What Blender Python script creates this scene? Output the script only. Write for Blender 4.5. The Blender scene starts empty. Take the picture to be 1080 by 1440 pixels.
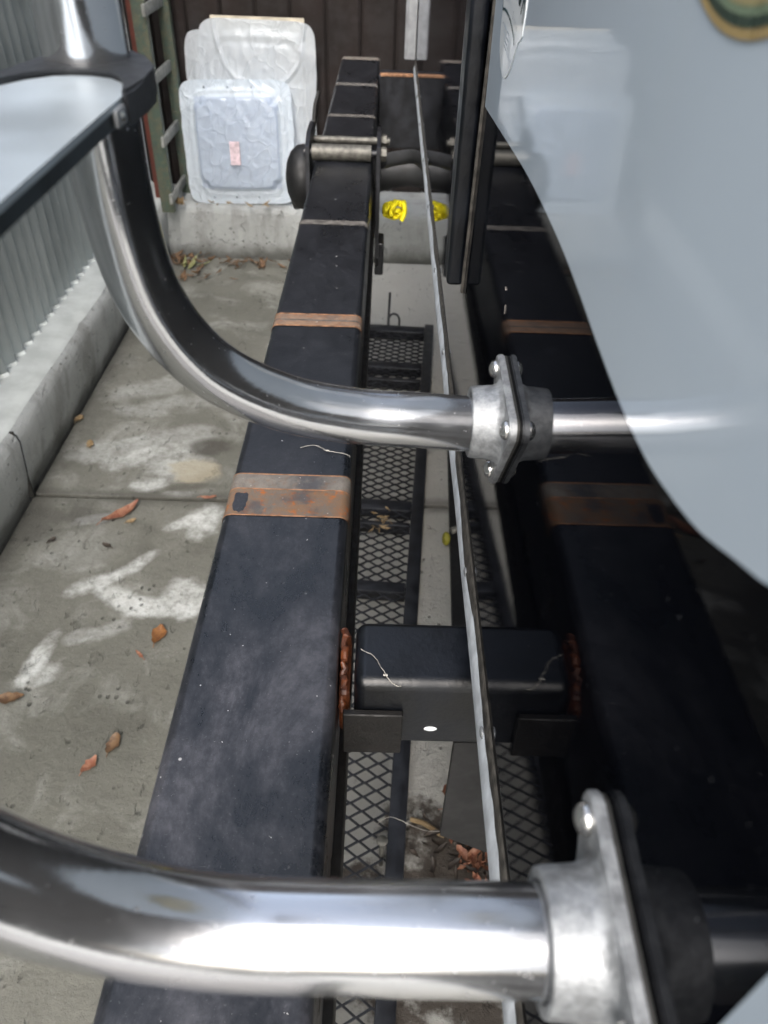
import bpy, bmesh, math, random
from mathutils import Vector, Matrix, noise as mnoise
R = math.radians
random.seed(7)
S = bpy.context.scene
COL = S.collection

# ------------------------------------------------------------------ camera
FPX, CX, CY = 1081.0, 540.0, 720.0
yv = Vector((553 - CX, -195 - CY, FPX)).normalized()
k = -(yv.x + 0.028 * yv.y) / yv.z
xv = Vector((1, 0.028, k)).normalized()
zv = xv.cross(yv)
if zv.y > 0: zv = -zv
def to_world(c):                      # camera (x right, y down, z forward) to world axes
    return Vector((c.dot(xv), c.dot(yv), c.dot(zv)))
cr, cd, cf = to_world(Vector((1, 0, 0))), to_world(Vector((0, 1, 0))), to_world(Vector((0, 0, 1)))
cam_d = bpy.data.cameras.new('camera')
cam = bpy.data.objects.new('camera', cam_d); COL.objects.link(cam)
cam.matrix_world = Matrix(((cr.x, -cd.x, -cf.x, -0.06), (cr.y, -cd.y, -cf.y, 0.0), (cr.z, -cd.z, -cf.z, 1.0), (0, 0, 0, 1)))
cam_d.sensor_fit = 'VERTICAL'; cam_d.sensor_height = 36; cam_d.lens = 36 * FPX / 1440
cam_d.clip_start = 0.01; cam_d.clip_end = 500
cam_d.dof.use_dof = True; cam_d.dof.focus_distance = 0.50; cam_d.dof.aperture_fstop = 15.0
S.camera = cam
# ------------------------------------------------------------------ sky, sun, exposure
w = bpy.data.worlds.new('World'); S.world = w; w.use_nodes = True
wn = w.node_tree; wn.nodes.clear()
sky = wn.nodes.new('ShaderNodeTexSky'); sky.sky_type = 'NISHITA'; sky.sun_disc = False
SUN_EL, SUN_AZ = 48, -174          # azimuth measured from +Y towards +X
sky.sun_elevation = R(SUN_EL); sky.sun_rotation = R(SUN_AZ); sky.dust_density = 4; sky.air_density = 1.2
hs = wn.nodes.new('ShaderNodeHueSaturation'); hs.inputs['Saturation'].default_value = 0.55
bg = wn.nodes.new('ShaderNodeBackground'); bg.inputs['Strength'].default_value = 0.15
wo = wn.nodes.new('ShaderNodeOutputWorld')
wn.links.new(sky.outputs[0], hs.inputs['Color']); wn.links.new(hs.outputs[0], bg.inputs[0]); wn.links.new(bg.outputs[0], wo.inputs[0])
sd = bpy.data.lights.new('sun', 'SUN'); sd.energy = 1.4; sd.angle = R(70); sd.color = (1, 0.97, 0.92)
so = bpy.data.objects.new('sun', sd); COL.objects.link(so)
dsun = Vector((math.sin(R(SUN_AZ)) * math.cos(R(SUN_EL)), math.cos(R(SUN_AZ)) * math.cos(R(SUN_EL)), math.sin(R(SUN_EL))))
so.rotation_euler = dsun.to_track_quat('Z', 'Y').to_euler()
S.view_settings.view_transform = 'Standard'; S.view_settings.look = 'None'
S.view_settings.exposure = 1.75; S.view_settings.gamma = 1; S.view_settings.use_curve_mapping = False

# ------------------------------------------------------------------ material helpers
class NB:
    def __init__(s, name):
        s.m = bpy.data.materials.new(name); s.m.use_nodes = True
        s.t = s.m.node_tree; s.b = s.t.nodes['Principled BSDF']; s.co = None
    def n(s, typ, **kw):
        nd = s.t.nodes.new('ShaderNode' + typ)
        for a, v in kw.items(): setattr(nd, a, v)
        return nd
    def put(s, sock, v):
        if isinstance(v, bpy.types.NodeSocket): s.t.links.new(v, sock)
        elif isinstance(v, (tuple, list)) and len(v) == 3 and sock.type == 'RGBA': sock.default_value = (*v, 1)
        else: sock.default_value = v
    def coord(s, scale=(1, 1, 1), loc=(0, 0, 0), rot=(0, 0, 0)):
        g = s.n('NewGeometry'); mp = s.n('Mapping')
        s.put(mp.inputs[0], g.outputs['Position']); mp.inputs[1].default_value = loc; mp.inputs[2].default_value = rot; mp.inputs[3].default_value = scale
        return mp.outputs[0]
    def noise(s, scale, detail=5, rough=0.55, vec=None, dist=0.0):
        nd = s.n('TexNoise'); s.put(nd.inputs['Vector'], vec or s.coord())
        nd.inputs['Scale'].default_value = scale; nd.inputs['Detail'].default_value = detail
        nd.inputs['Roughness'].default_value = rough; nd.inputs['Distortion'].default_value = dist
        return nd.outputs['Fac']
    def ramp(s, v, a, b, lo=0.0, hi=1.0):
        nd = s.n('MapRange', interpolation_type='SMOOTHSTEP'); s.put(nd.inputs[0], v)
        for i, q in zip((1, 2, 3, 4), (a, b, lo, hi)): nd.inputs[i].default_value = q
        return nd.outputs[0]
    def math(s, op, a, b=0.0, clamp=False):
        nd = s.n('Math', operation=op, use_clamp=clamp); s.put(nd.inputs[0], a); s.put(nd.inputs[1], b); return nd.outputs[0]
    def mix(s, f, a, b):
        nd = s.n('Mix', data_type='RGBA'); s.put(nd.inputs[0], f); s.put(nd.inputs[6], a); s.put(nd.inputs[7], b); return nd.outputs[2]
    def bump(s, h, strength=0.3, dist=0.002):
        nd = s.n('Bump'); s.put(nd.inputs['Height'], h); nd.inputs['Strength'].default_value = strength; nd.inputs['Distance'].default_value = dist
        s.put(s.b.inputs['Normal'], nd.outputs[0]); return nd
    def blob(s, x, y, rx, ry, rot, warp, soft=0.35, z=None):
        """mask of one irregular stain at world x,y"""
        sep = s.n('SeparateXYZ'); s.put(sep.inputs[0], s.n('NewGeometry').outputs['Position'])
        dx = s.math('SUBTRACT', sep.outputs[0], x); dy = s.math('SUBTRACT', sep.outputs[1], y)
        c, q = math.cos(rot), math.sin(rot)
        u = s.math('DIVIDE', s.math('ADD', s.math('MULTIPLY', dx, c), s.math('MULTIPLY', dy, q)), rx)
        v = s.math('DIVIDE', s.math('SUBTRACT', s.math('MULTIPLY', dy, c), s.math('MULTIPLY', dx, q)), ry)
        d = s.math('ADD', s.math('MULTIPLY', u, u), s.math('MULTIPLY', v, v))
        d = s.math('ADD', d, warp)
        return s.ramp(d, 1.0 + soft, 1.0 - soft, 0, 1)
    def out(s, col=None, rough=None, metal=None, spec=None):
        if col is not None: s.put(s.b.inputs['Base Color'], col)
        if rough is not None: s.put(s.b.inputs['Roughness'], rough)
        if metal is not None: s.put(s.b.inputs['Metallic'], metal)
        if spec is not None: s.b.inputs['Specular IOR Level'].default_value = spec
        return s.m

def simple(name, col, rough=0.5, metal=0.0, vary=0.25, scale=30, bump=0.15):
    b = NB(name); f = b.noise(scale, 6)
    c = b.mix(b.ramp(f, 0.3, 0.7), tuple(q * (1 - vary) for q in col), tuple(min(1, q * (1 + vary)) for q in col))
    if bump: b.bump(b.noise(scale * 8, 4), bump, 0.001)
    return b.out(c, b.ramp(b.noise(scale * 2, 3), 0.3, 0.7, rough * 0.8, min(1, rough * 1.2)), metal)

def m_concrete(name, floor=True):
    b = NB(name)
    big = b.noise(2.2, 6, 0.6); mid = b.noise(9, 8, 0.65, dist=0.6); fine = b.noise(70, 8, 0.7)
    c = b.mix(b.ramp(big, 0.35, 0.68), (0.125, 0.124, 0.104), (0.19, 0.188, 0.162))
    c = b.mix(b.math('MULTIPLY', b.ramp(mid, 0.48, 0.72), 0.75), c, (0.34, 0.345, 0.315))
    c = b.mix(b.math('MULTIPLY', b.ramp(b.noise(5.5, 7, 0.6, vec=b.coord(loc=(3, 8, 1))), 0.54, 0.70), 0.55), c, (0.085, 0.083, 0.068))
    c = b.mix(b.math('MULTIPLY', b.ramp(fine, 0.35, 0.65), 0.30), c, (0.115, 0.112, 0.095))
    speck = b.ramp(b.noise(210, 3, 0.6), 0.66, 0.72)
    c = b.mix(b.math('MULTIPLY', speck, 0.6), c, (0.05, 0.048, 0.04))
    if not floor:
        c = b.mix(0.68, c, (0.44, 0.46, 0.465))
        c = b.mix(b.math('MULTIPLY', b.ramp(b.noise(1.0, 7, 0.65, vec=b.coord(scale=(9, 9, 3))), 0.48, 0.68), 0.55), c, (0.13, 0.13, 0.12))
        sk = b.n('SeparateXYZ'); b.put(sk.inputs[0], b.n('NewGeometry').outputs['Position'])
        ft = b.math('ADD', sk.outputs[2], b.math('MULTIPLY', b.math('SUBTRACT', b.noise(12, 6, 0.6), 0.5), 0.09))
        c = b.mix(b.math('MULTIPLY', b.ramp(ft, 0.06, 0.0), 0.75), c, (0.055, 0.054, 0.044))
    if floor:
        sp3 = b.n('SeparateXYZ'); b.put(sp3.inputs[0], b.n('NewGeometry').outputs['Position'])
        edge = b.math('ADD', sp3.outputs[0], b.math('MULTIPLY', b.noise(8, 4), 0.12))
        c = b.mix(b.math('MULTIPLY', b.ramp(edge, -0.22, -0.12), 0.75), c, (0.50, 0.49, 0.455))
        wp = b.math('MULTIPLY', b.math('SUBTRACT', b.noise(10, 9, 0.66), 0.5), 7.0)
        brk = b.ramp(b.noise(55, 8, 0.72), 0.30, 0.62, 0.30, 0.95)
        white = [(-.51, 1.00, .042, .012, .85, .95), (-.565, .957, .045, .016, .55, .95), (-.505, .927, .06, .016, -.5, .9), (-.435, .905, .05, .018, 0, .95), (-.392, .935, .03, .034, 0, .75),
                 (-.428, 1.135, .03, .012, .5, .95), (-.392, 1.14, .028, .036, 0, .95), (-.615, 1.133, .030, .010, .35, .9), (-.602, .785, .013, .040, -.2, .95), (-.59, .755, .03, .014, .4, .6),
                 (-.545, 1.35, .08, .022, .45, .7), (-.49, 1.31, .06, .030, .2, .7), (-.535, 1.25, .032, .018, .3, .9), (-.64, 1.37, .08, .03, .3, .45), (-.52, 1.42, .09, .03, .3, .4), (-.45, 1.22, .03, .008, 0, .6),
                 (-.52, 1.56, .12, .03, .3, .35), (-.62, 1.62, .08, .03, .3, .3), (-.50, .855, .03, .012, .5, .35), (-.545, .84, .02, .010, .5, .3), (-.60, 1.05, .06, .05, 0, .12)]
        for x, y, rx, ry, ro, a in white:
            c = b.mix(b.math('MULTIPLY', b.math('MULTIPLY', b.blob(x, y, rx * 1.12, ry * 1.2, ro, wp, 1.0), brk), a), c, (0.60, 0.615, 0.595))
        c = b.mix(b.math('MULTIPLY', b.blob(-0.44, 1.30, 0.055, 0.036, -0.2, wp, 0.7), 0.75), c, (0.37, 0.33, 0.24))
        c = b.mix(b.math('MULTIPLY', b.blob(-0.42, 1.385, 0.05, 0.028, -0.1, wp, 0.8), 0.75), c, (0.06, 0.054, 0.045))
        c = b.mix(b.math('MULTIPLY', b.blob(-0.43, 1.245, 0.05, 0.012, 0.1, wp, 0.8), 0.6), c, (0.07, 0.064, 0.05))
        c = b.mix(b.math('MULTIPLY', b.blob(-0.70, 1.12, 0.10, 0.05, 0.3, wp, 0.8), 0.7), c, (0.07, 0.068, 0.058))
        c = b.mix(b.math('MULTIPLY', b.blob(0.05, 0.40, 0.12, 0.13, 0.0, wp, 0.4), 0.92), c, (0.05, 0.036, 0.026))
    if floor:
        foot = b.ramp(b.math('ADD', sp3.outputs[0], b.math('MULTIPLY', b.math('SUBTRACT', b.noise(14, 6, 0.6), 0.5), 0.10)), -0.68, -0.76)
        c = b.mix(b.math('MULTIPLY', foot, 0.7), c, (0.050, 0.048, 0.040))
        jn = b.math('ABSOLUTE', b.math('SUBTRACT', b.math('ADD', sp3.outputs[1], b.math('MULTIPLY', b.math('SUBTRACT', b.noise(40, 5), 0.5), 0.02)), 1.205))
        c = b.mix(b.math('MULTIPLY', b.ramp(jn, 0.035, 0.006), 0.55), c, (0.055, 0.052, 0.044))
    vp = b.n('TexVoronoi'); b.put(vp.inputs['Vector'], b.coord(scale=(1, .7, 1))); vp.inputs['Scale'].default_value = 62
    pit = b.math('MULTIPLY', b.ramp(vp.outputs['Distance'], 0.22, 0.10), b.ramp(b.noise(9, 4), 0.5, 0.62))
    c = b.mix(b.math('MULTIPLY', pit, 0.6), c, (0.045, 0.043, 0.036))
    gr = b.noise(150, 8, 0.75)
    c = b.mix(b.ramp(gr, 0.42, 0.30), c, b.mix(0.5, c, (0.03, 0.03, 0.026))); c = b.mix(b.ramp(gr, 0.58, 0.72), c, b.mix(0.35, c, (0.5, 0.5, 0.47)))
    h = b.math('ADD', b.math('MULTIPLY', fine, 0.6), b.math('MULTIPLY', b.noise(26, 6, 0.7), 1.0))
    h = b.math('SUBTRACT', h, b.math('MULTIPLY', b.ramp(b.noise(48, 5, 0.6, vec=b.coord(rot=(0, 0, .5), scale=(1, .45, 1))), 0.60, 0.70), 0.8))
    h = b.math('SUBTRACT', b.math('ADD', h, b.math('MULTIPLY', gr, 0.4)), b.math('MULTIPLY', pit, 0.8))
    b.bump(h, 0.85, 0.005)
    return b.out(c, b.ramp(big, 0.3, 0.7, 0.7, 0.9))

def m_gloss(name, col, rough, dirt, power=1.5):
    """glossy sheet skin of the caravan: fine dust, drip streaks and a very slight waviness"""
    b = NB(name)
    streak = b.noise(1.0, 5, 0.65, vec=b.coord(scale=(20, 260, 9)))
    dust = b.ramp(b.noise(420, 3, 0.6), 0.70, 0.77)
    cloud = b.ramp(b.noise(7, 6, 0.6), 0.40, 0.75)
    c = b.mix(b.math('MULTIPLY', dust, 0.35), col, (0.42, 0.43, 0.44))
    c = b.mix(b.math('MULTIPLY', cloud, dirt), c, (0.13, 0.13, 0.125))
    c = b.mix(b.math('MULTIPLY', b.ramp(streak, 0.58, 0.8), dirt * 1.5), c, (0.16, 0.155, 0.145))
    b.bump(b.math('ADD', b.math('MULTIPLY', streak, 0.8), b.math('MULTIPLY', b.noise(3.5, 2, 0.5), 1.5)), 0.035, 0.0004)
    r = b.math('ADD', b.ramp(streak, 0.45, 0.75, rough, rough + 0.03), b.math('MULTIPLY', cloud, 0.015))
    # weathered gelcoat: diffuse base under a clear gloss whose mirror share falls off faster than new varnish
    fr = b.n('Fresnel'); fr.inputs['IOR'].default_value = 1.45
    df = b.n('BsdfDiffuse'); b.put(df.inputs['Color'], c)
    gl = b.n('BsdfGlossy'); gl.inputs['Color'].default_value = (.96, .97, 1, 1); b.put(gl.inputs['Roughness'], r)
    nrm = b.b.inputs['Normal'].links[0].from_socket
    for nd in (df, gl, fr): b.put(nd.inputs['Normal'], nrm)
    mx = b.n('MixShader'); b.put(mx.inputs[0], b.math('MULTIPLY', b.math('POWER', fr.outputs[0], power), 1.15 if power > 1.5 else 1.1, True)); b.put(mx.inputs[1], df.outputs[0]); b.put(mx.inputs[2], gl.outputs[0])
    o = [n_ for n_ in b.t.nodes if n_.type == 'OUTPUT_MATERIAL'][0]; b.put(o.inputs['Surface'], mx.outputs[0])
    return b.m

def m_polished(name, col, rough, blotch=0.0):
    b = NB(name)
    f = b.noise(30, 6, 0.65); scr = b.noise(1.0, 4, 0.6, vec=b.coord(scale=(30, 700, 700)))
    pit = b.ramp(b.noise(520, 2, 0.5), 0.70, 0.76)
    c = b.mix(b.ramp(f, 0.3, 0.75), tuple(q * 0.88 for q in col), col)
    c = b.mix(b.math('MULTIPLY', pit, 0.45), c, (0.25, 0.25, 0.26))
    rr = b.math('ADD', b.ramp(f, 0.35, 0.8, rough * 0.7, rough * 1.5), b.math('MULTIPLY', pit, 0.25))
    rr = b.math('ADD', rr, b.math('MULTIPLY', b.ramp(scr, 0.5, 0.8), 0.06))
    b.bump(b.math('ADD', scr, b.math('MULTIPLY', pit, -1.0)), 0.08, 0.0004)
    return b.out(c, rr, 0.94)

def m_cast(name, col):
    b = NB(name); f = b.noise(160, 6, 0.7)
    v = b.n('TexVoronoi'); b.put(v.inputs['Vector'], b.coord()); v.inputs['Scale'].default_value = 700
    c = b.mix(b.ramp(f, 0.35, 0.65), tuple(q * 0.55 for q in col), col)
    b.bump(b.math('ADD', f, b.math('MULTIPLY', v.outputs['Distance'], 0.6)), 0.35, 0.0004)
    return b.out(c, b.ramp(f, 0.3, 0.7, 0.40, 0.62), 0.6)

def m_bumper(name):
    """weathered black enamel: chalky grey scuffing on the near end, white flecks, fine scratches"""
    b = NB(name)
    cl = b.noise(9, 12, 0.74, dist=0.25, vec=b.coord(scale=(1.5, 0.8, 1), rot=(0, 0, 0.5))); cl2 = b.noise(70, 9, 0.75, vec=b.coord(loc=(1, 5, 2)))
    sep = b.n('SeparateXYZ'); b.put(sep.inputs[0], b.n('NewGeometry').outputs['Position'])
    near = b.ramp(sep.outputs[1], 0.62, 0.25, 0.16, 1.0)
    haze = b.math('MULTIPLY', b.math('MULTIPLY', b.ramp(cl, 0.38, 0.70), b.ramp(cl2, 0.30, 0.65, 0.35, 1.0)), near)
    c = b.mix(haze, (0.0065, 0.008, 0.011), (0.105, 0.106, 0.124))
    grit = b.ramp(b.noise(480, 4, 0.7), 0.60, 0.70)
    c = b.mix(b.math('MULTIPLY', grit, 0.22), c, (0.22, 0.22, 0.225))
    v = b.n('TexVoronoi'); b.put(v.inputs['Vector'], b.coord()); v.inputs['Scale'].default_value = 55
    spot = b.math('MULTIPLY', b.ramp(v.outputs['Distance'], 0.085, 0.06), b.ramp(b.noise(30, 2), 0.5, 0.6))
    c = b.mix(b.math('MULTIPLY', spot, 0.75), c, (0.5, 0.5, 0.5))
    fle = b.ramp(b.noise(230, 3, 0.6), 0.715, 0.74)
    c = b.mix(b.math('MULTIPLY', fle, 0.8), c, (0.55, 0.55, 0.54))
    ring = b.noise(3, 4, 0.6)
    scr = b.ramp(b.noise(1.0, 3, 0.5, vec=b.coord(scale=(60, 900, 60), rot=(0, 0, 0.25))), 0.72, 0.78)
    c = b.mix(b.math('MULTIPLY', scr, 0.35), c, (0.2, 0.2, 0.2))
    b.bump(b.math('ADD', b.math('MULTIPLY', cl2, 0.7), b.math('MULTIPLY', b.noise(300, 4, 0.6), 0.5)), 0.28, 0.0012)
    return b.out(c, b.math('ADD', b.ramp(cl, 0.3, 0.7, 0.25, 0.36), b.math('MULTIPLY', haze, 0.15)))

def m_rust(name, a, bcol, dark, amt, tape=0.35):
    b = NB(name)
    n1 = b.noise(52, 8, 0.7, dist=0.8); n2 = b.noise(90, 8, 0.72, vec=b.coord(loc=(4, 1, 3)))
    c = b.mix(b.ramp(n1, 0.38, 0.62), a, bcol)
    c = b.mix(b.math('MULTIPLY', b.ramp(n2, 0.5, 0.68), amt), c, dark)
    c = b.mix(b.math('MULTIPLY', b.ramp(b.noise(24, 5, 0.6, vec=b.coord(loc=(9, 2, 0))), 0.52, 0.66), tape), c, (0.045, 0.048, 0.06))
    c = b.mix(b.math('MULTIPLY', b.ramp(b.noise(260, 3), 0.70, 0.74), 0.7), c, (0.6, 0.58, 0.55))
    b.bump(b.math('ADD', n1, n2), 0.5, 0.0012)
    return b.out(c, b.ramp(n2, 0.3, 0.7, 0.3, 0.65))

def m_corrugated(name):
    b = NB(name)
    f = b.noise(2.5, 6, 0.6); st = b.noise(1.0, 5, 0.6, vec=b.coord(scale=(25, 40, 3)))
    v = b.n('TexVoronoi'); b.put(v.inputs['Vector'], b.coord(scale=(.3, 1, 1))); v.inputs['Scale'].default_value = 26
    c = b.mix(b.ramp(f, 0.3, 0.7), (0.36, 0.385, 0.385), (0.50, 0.52, 0.51))
    c = b.mix(b.math('MULTIPLY', b.ramp(st, 0.45, 0.75), 0.14), c, (0.10, 0.115, 0.12))
    c = b.mix(b.math('MULTIPLY', b.ramp(v.outputs['Distance'], 0.16, 0.08), 0.55), c, (0.5, 0.52, 0.5))
    c = b.mix(b.math('MULTIPLY', b.ramp(b.noise(120, 3), 0.66, 0.72), 0.5), c, (0.45, 0.47, 0.46))
    b.bump(b.noise(60, 4), 0.1, 0.001)
    return b.out(c, b.ramp(f, 0.3, 0.7, 0.30, 0.42), 0.6)

M = {}
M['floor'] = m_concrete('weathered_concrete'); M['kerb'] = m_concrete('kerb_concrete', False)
M['black_gloss'] = m_gloss('black_gelcoat', (0.0015, 0.0018, 0.003), 0.010, 0.003, 1.85)
M['pale_gloss'] = m_gloss('pale_grey_gelcoat', (0.46, 0.53, 0.60), 0.012, 0.03, 1.45)
M['tube'] = m_polished('polished_aluminium', (0.60, 0.61, 0.63), 0.16)
M['trim'] = simple('weathered_aluminium', (0.62, 0.66, 0.70), 0.42, 0.15, vary=0.2, scale=70)
M['cast'] = m_cast('cast_aluminium', (0.40, 0.415, 0.43))
M['screw'] = m_polished('stainless_screw', (0.60, 0.59, 0.57), 0.2)
M['gasket'] = simple('old_gasket', (0.02, 0.02, 0.018), 0.6, scale=200)
M['sealant'] = simple('dirty_sealant', (0.060, 0.055, 0.048), 0.6, scale=160, vary=0.5, bump=0.5)
M['bumper'] = m_bumper('worn_black_enamel')
M['black_steel'] = simple('black_painted_steel', (0.017, 0.018, 0.022), 0.38, scale=40, vary=0.5)
M['beam_black'] = simple('glossy_shaded_black_paint', (0.0035, 0.0045, 0.007), 0.38, scale=35, vary=0.6, bump=0.25)  # black paint, deepened to stand in for shade on the beam front
M['dark_steel'] = simple('dirty_shaded_steel', (0.0045, 0.0036, 0.0032), 0.6, scale=60, vary=0.6, bump=0.4)  # dirty steel, darkened further in place of shade on the bracket plate
M['rust'] = m_rust('surface_rust', (0.145, 0.125, 0.105), (0.20, 0.12, 0.07), (0.42, 0.115, 0.010), 1.0, 0.65)
M['rust_pale'] = m_rust('pale_rust', (0.21, 0.19, 0.165), (0.15, 0.135, 0.12), (0.24, 0.11, 0.05), 0.45, 0.7)
M['rust_tan'] = m_rust('tan_rust', (0.29, 0.185, 0.12), (0.20, 0.14, 0.105), (0.30, 0.12, 0.045), 0.5, 0.25)
M['rust_deep'] = m_rust('flaking_rust', (0.16, 0.045, 0.014), (0.07, 0.022, 0.010), (0.02, 0.010, 0.008), 0.9, 0.3)
M['rust_edge'] = simple('rust_edge', (0.33, 0.17, 0.09), 0.6, scale=120, vary=0.5)
M['scuff'] = simple('scuffed_line', (0.13, 0.12, 0.11), 0.6, scale=90, vary=0.5)
M['black_plastic'] = simple('black_plastic', (0.022, 0.023, 0.026), 0.45, scale=60, vary=0.2, bump=0.25)
M['tread'] = simple('tread_aluminium', (0.50, 0.56, 0.61), 0.42, 0.4, vary=0.16, scale=14)
M['tread_side'] = simple('anodised_dark_side', (0.05, 0.062, 0.07), 0.45, 0.5)
M['rubber'] = simple('black_rubber', (0.009, 0.009, 0.0095), 0.55, scale=50)
M['hose'] = simple('dusty_hose', (0.040, 0.041, 0.043), 0.6, scale=50)
M['yellow'] = simple('yellow_webbing', (0.85, 0.74, 0.01), 0.6, vary=0.15, scale=60)
M['galv'] = simple('dull_galvanised', (0.13, 0.125, 0.11), 0.5, 0.4, vary=0.4, scale=120)
M['corr'] = m_corrugated('galvanised_corrugated')
M['brown_fence'] = simple('dark_brown_fence', (0.0125, 0.0080, 0.0070), 0.85, vary=0.35, scale=9)
M['mortar'] = simple('pale_mortar_bead', (0.52, 0.55, 0.54), 0.8, scale=60)
M['joint'] = simple('joint_filler', (0.018, 0.017, 0.014), 0.9, scale=100)
M['grey_plastic'] = simple('grey_plastic', (0.30, 0.31, 0.325), 0.45, bump=0)
M['under'] = simple('underbody', (0.015, 0.015, 0.016), 0.8)
M['ring_tan'] = simple('decal_tan', (0.36, 0.26, 0.11), 0.3, bump=0); M['ring_dark'] = simple('decal_dark_green', (0.028, 0.05, 0.035), 0.3, bump=0)
M['ring_green'] = simple('decal_sage', (0.17, 0.23, 0.15), 0.3, bump=0); M['ring_olive'] = simple('decal_olive', (0.32, 0.28, 0.14), 0.3, bump=0)
M['decal_white'] = m_gloss('decal_white', (0.88, 0.92, 0.94), 0.04, 0.01, 1.45); M['decal_teal'] = simple('decal_teal', (0.012, 0.05, 0.062), 0.3, bump=0)
M['decal_grey'] = simple('decal_grey', (0.28, 0.34, 0.40), 0.3, bump=0)
M['cobweb'] = simple('cobweb', (0.42, 0.40, 0.36), 0.8, bump=0)
M['paper'] = simple('printed_label', (0.58, 0.46, 0.50), 0.5, vary=0.3, scale=90, bump=0)
M['card'] = simple('cream_edge', (0.48, 0.43, 0.34), 0.7)
M['ladder_green'] = m_rust('flaking_green_paint', (0.065, 0.095, 0.075), (0.10, 0.10, 0.07), (0.15, 0.155, 0.09), 0.6, 0.2)
M['ladder_rung'] = simple('grey_timber', (0.22, 0.225, 0.21), 0.8, scale=60)
M['redpost'] = simple('red_brown_paint', (0.115, 0.032, 0.022), 0.55, scale=30)
def m_film(name, col):
    b = NB(name)
    dv = b.n('VectorMath', operation='ADD'); b.put(dv.inputs[0], b.coord(scale=(1, 1, .7)))
    tn = b.n('TexNoise'); b.put(tn.inputs['Vector'], b.coord()); tn.inputs['Scale'].default_value = 9; sc = b.n('VectorMath', operation='SCALE'); b.put(sc.inputs[0], tn.outputs['Color']); sc.inputs['Scale'].default_value = 0.12
    b.put(dv.inputs[1], sc.outputs[0])
    hs = []
    for s_ in (13, 31):
        v = b.n('TexVoronoi', feature='DISTANCE_TO_EDGE'); b.put(v.inputs['Vector'], dv.outputs[0]); v.inputs['Scale'].default_value = s_
        hs.append(b.ramp(v.outputs[0], 0.045, 0.0))
    gate = b.ramp(b.noise(7, 3), 0.42, 0.58)
    ridge = b.math('ADD', hs[0], b.math('MULTIPLY', hs[1], b.math('MULTIPLY', gate, 0.7)))
    c = b.mix(b.ramp(b.noise(20, 6), 0.35, 0.7), tuple(q * 0.93 for q in col), col)
    b.bump(b.math('ADD', ridge, b.math('MULTIPLY', b.noise(30, 4), 0.4)), 0.38, 0.0025)
    b.b.inputs['Coat Weight'].default_value = 1.0; b.b.inputs['Coat Roughness'].default_value = 0.1
    return b.out(c, 0.45)
M['film_white'] = m_film('wrapped_white_plastic', (0.84, 0.92, 1.0)); M['film_grey'] = m_film('wrapped_pale_plastic', (0.82, 0.87, 0.92)); M['film_dome'] = m_film('wrapped_dome', (0.68, 0.77, 0.90))
def m_leaf(name, a, c2):
    b = NB(name); b.bump(b.noise(300, 4), 0.4, 0.001)
    return b.out(b.mix(b.ramp(b.noise(120, 6, 0.65), 0.35, 0.65), a, c2), 0.6)
M['leaf_red'] = m_leaf('leaf_red', (0.20, 0.065, 0.035), (0.30, 0.15, 0.09)); M['leaf_brown'] = m_leaf('leaf_brown', (0.085, 0.045, 0.024), (0.17, 0.10, 0.05))
M['leaf_orange'] = m_leaf('leaf_orange', (0.23, 0.10, 0.028), (0.15, 0.06, 0.02)); M['leaf_tan'] = m_leaf('leaf_tan', (0.30, 0.22, 0.12), (0.20, 0.13, 0.06)); M['leaf_green'] = m_leaf('leaf_green', (0.16, 0.17, 0.07), (0.24, 0.24, 0.11))
M['leaf_dark'] = m_leaf('leaf_dark', (0.03, 0.024, 0.02), (0.05, 0.036, 0.026))

# ------------------------------------------------------------------ mesh helpers (all in world coordinates)
def put_mesh(me, mat, smooth=True, angle=35):
    if mat: me.materials.append(M[mat])
    if smooth:
        for p in me.polygons: p.use_smooth = True
        me.set_sharp_from_angle(angle=R(angle))
def thing(name, label, cat, loc, group=None):
    o = bpy.data.objects.new(name, None); COL.objects.link(o); o.location = loc; o.empty_display_size = 0.05
    o['label'] = label; o['category'] = cat
    if group: o['group'] = group
    return o
def root_loc(o):
    v = Vector((0, 0, 0))
    while o: v += o.location; o = o.parent
    return v
def obj(name, bm, mat, parent=None, smooth=True, angle=35, weighted=False, label=None):
    me = bpy.data.meshes.new(name)
    if parent:
        off = root_loc(parent); bmesh.ops.translate(bm, verts=bm.verts, vec=-off)
    bmesh.ops.recalc_face_normals(bm, faces=bm.faces)
    bm.to_mesh(me); bm.free(); put_mesh(me, mat, smooth, angle)
    o = bpy.data.objects.new(name, me); COL.objects.link(o)
    if parent: o.parent = parent
    if weighted:
        md = o.modifiers.new('wn', 'WEIGHTED_NORMAL'); md.keep_sharp = True
    if label: o['label'] = label
    return o
def tag(o, label, cat, group=None):
    o['label'] = label; o['category'] = cat
    if group: o['group'] = group
    return o
def struct(o): o['kind'] = 'structure'; return o
def copy_mesh(o, loc, parent, name=None):       # another piece sharing the mesh
    c = o.copy(); COL.objects.link(c); c.parent = parent; c.location = Vector(loc); return c
def bx(x0, x1, y0, y1, z0, z1, bev=0.0, seg=3, bm=None, mat=None):
    bm = bm or bmesh.new()
    r = bmesh.ops.create_cube(bm, size=1.0); vs = r['verts']
    for v in vs: v.co = Vector(((x0 + x1) / 2 + v.co.x * (x1 - x0), (y0 + y1) / 2 + v.co.y * (y1 - y0), (z0 + z1) / 2 + v.co.z * (z1 - z0)))
    if bev:
        es = list({e for v in vs for e in v.link_edges})
        r2 = bmesh.ops.bevel(bm, geom=es, offset=bev, segments=seg, affect='EDGES', profile=0.5)
        vs = list({v for f in r2['faces'] for v in f.verts} | {v for v in vs if v.is_valid})
    if mat is not None:
        bmesh.ops.transform(bm, matrix=mat, verts=vs)
    return bm
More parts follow.
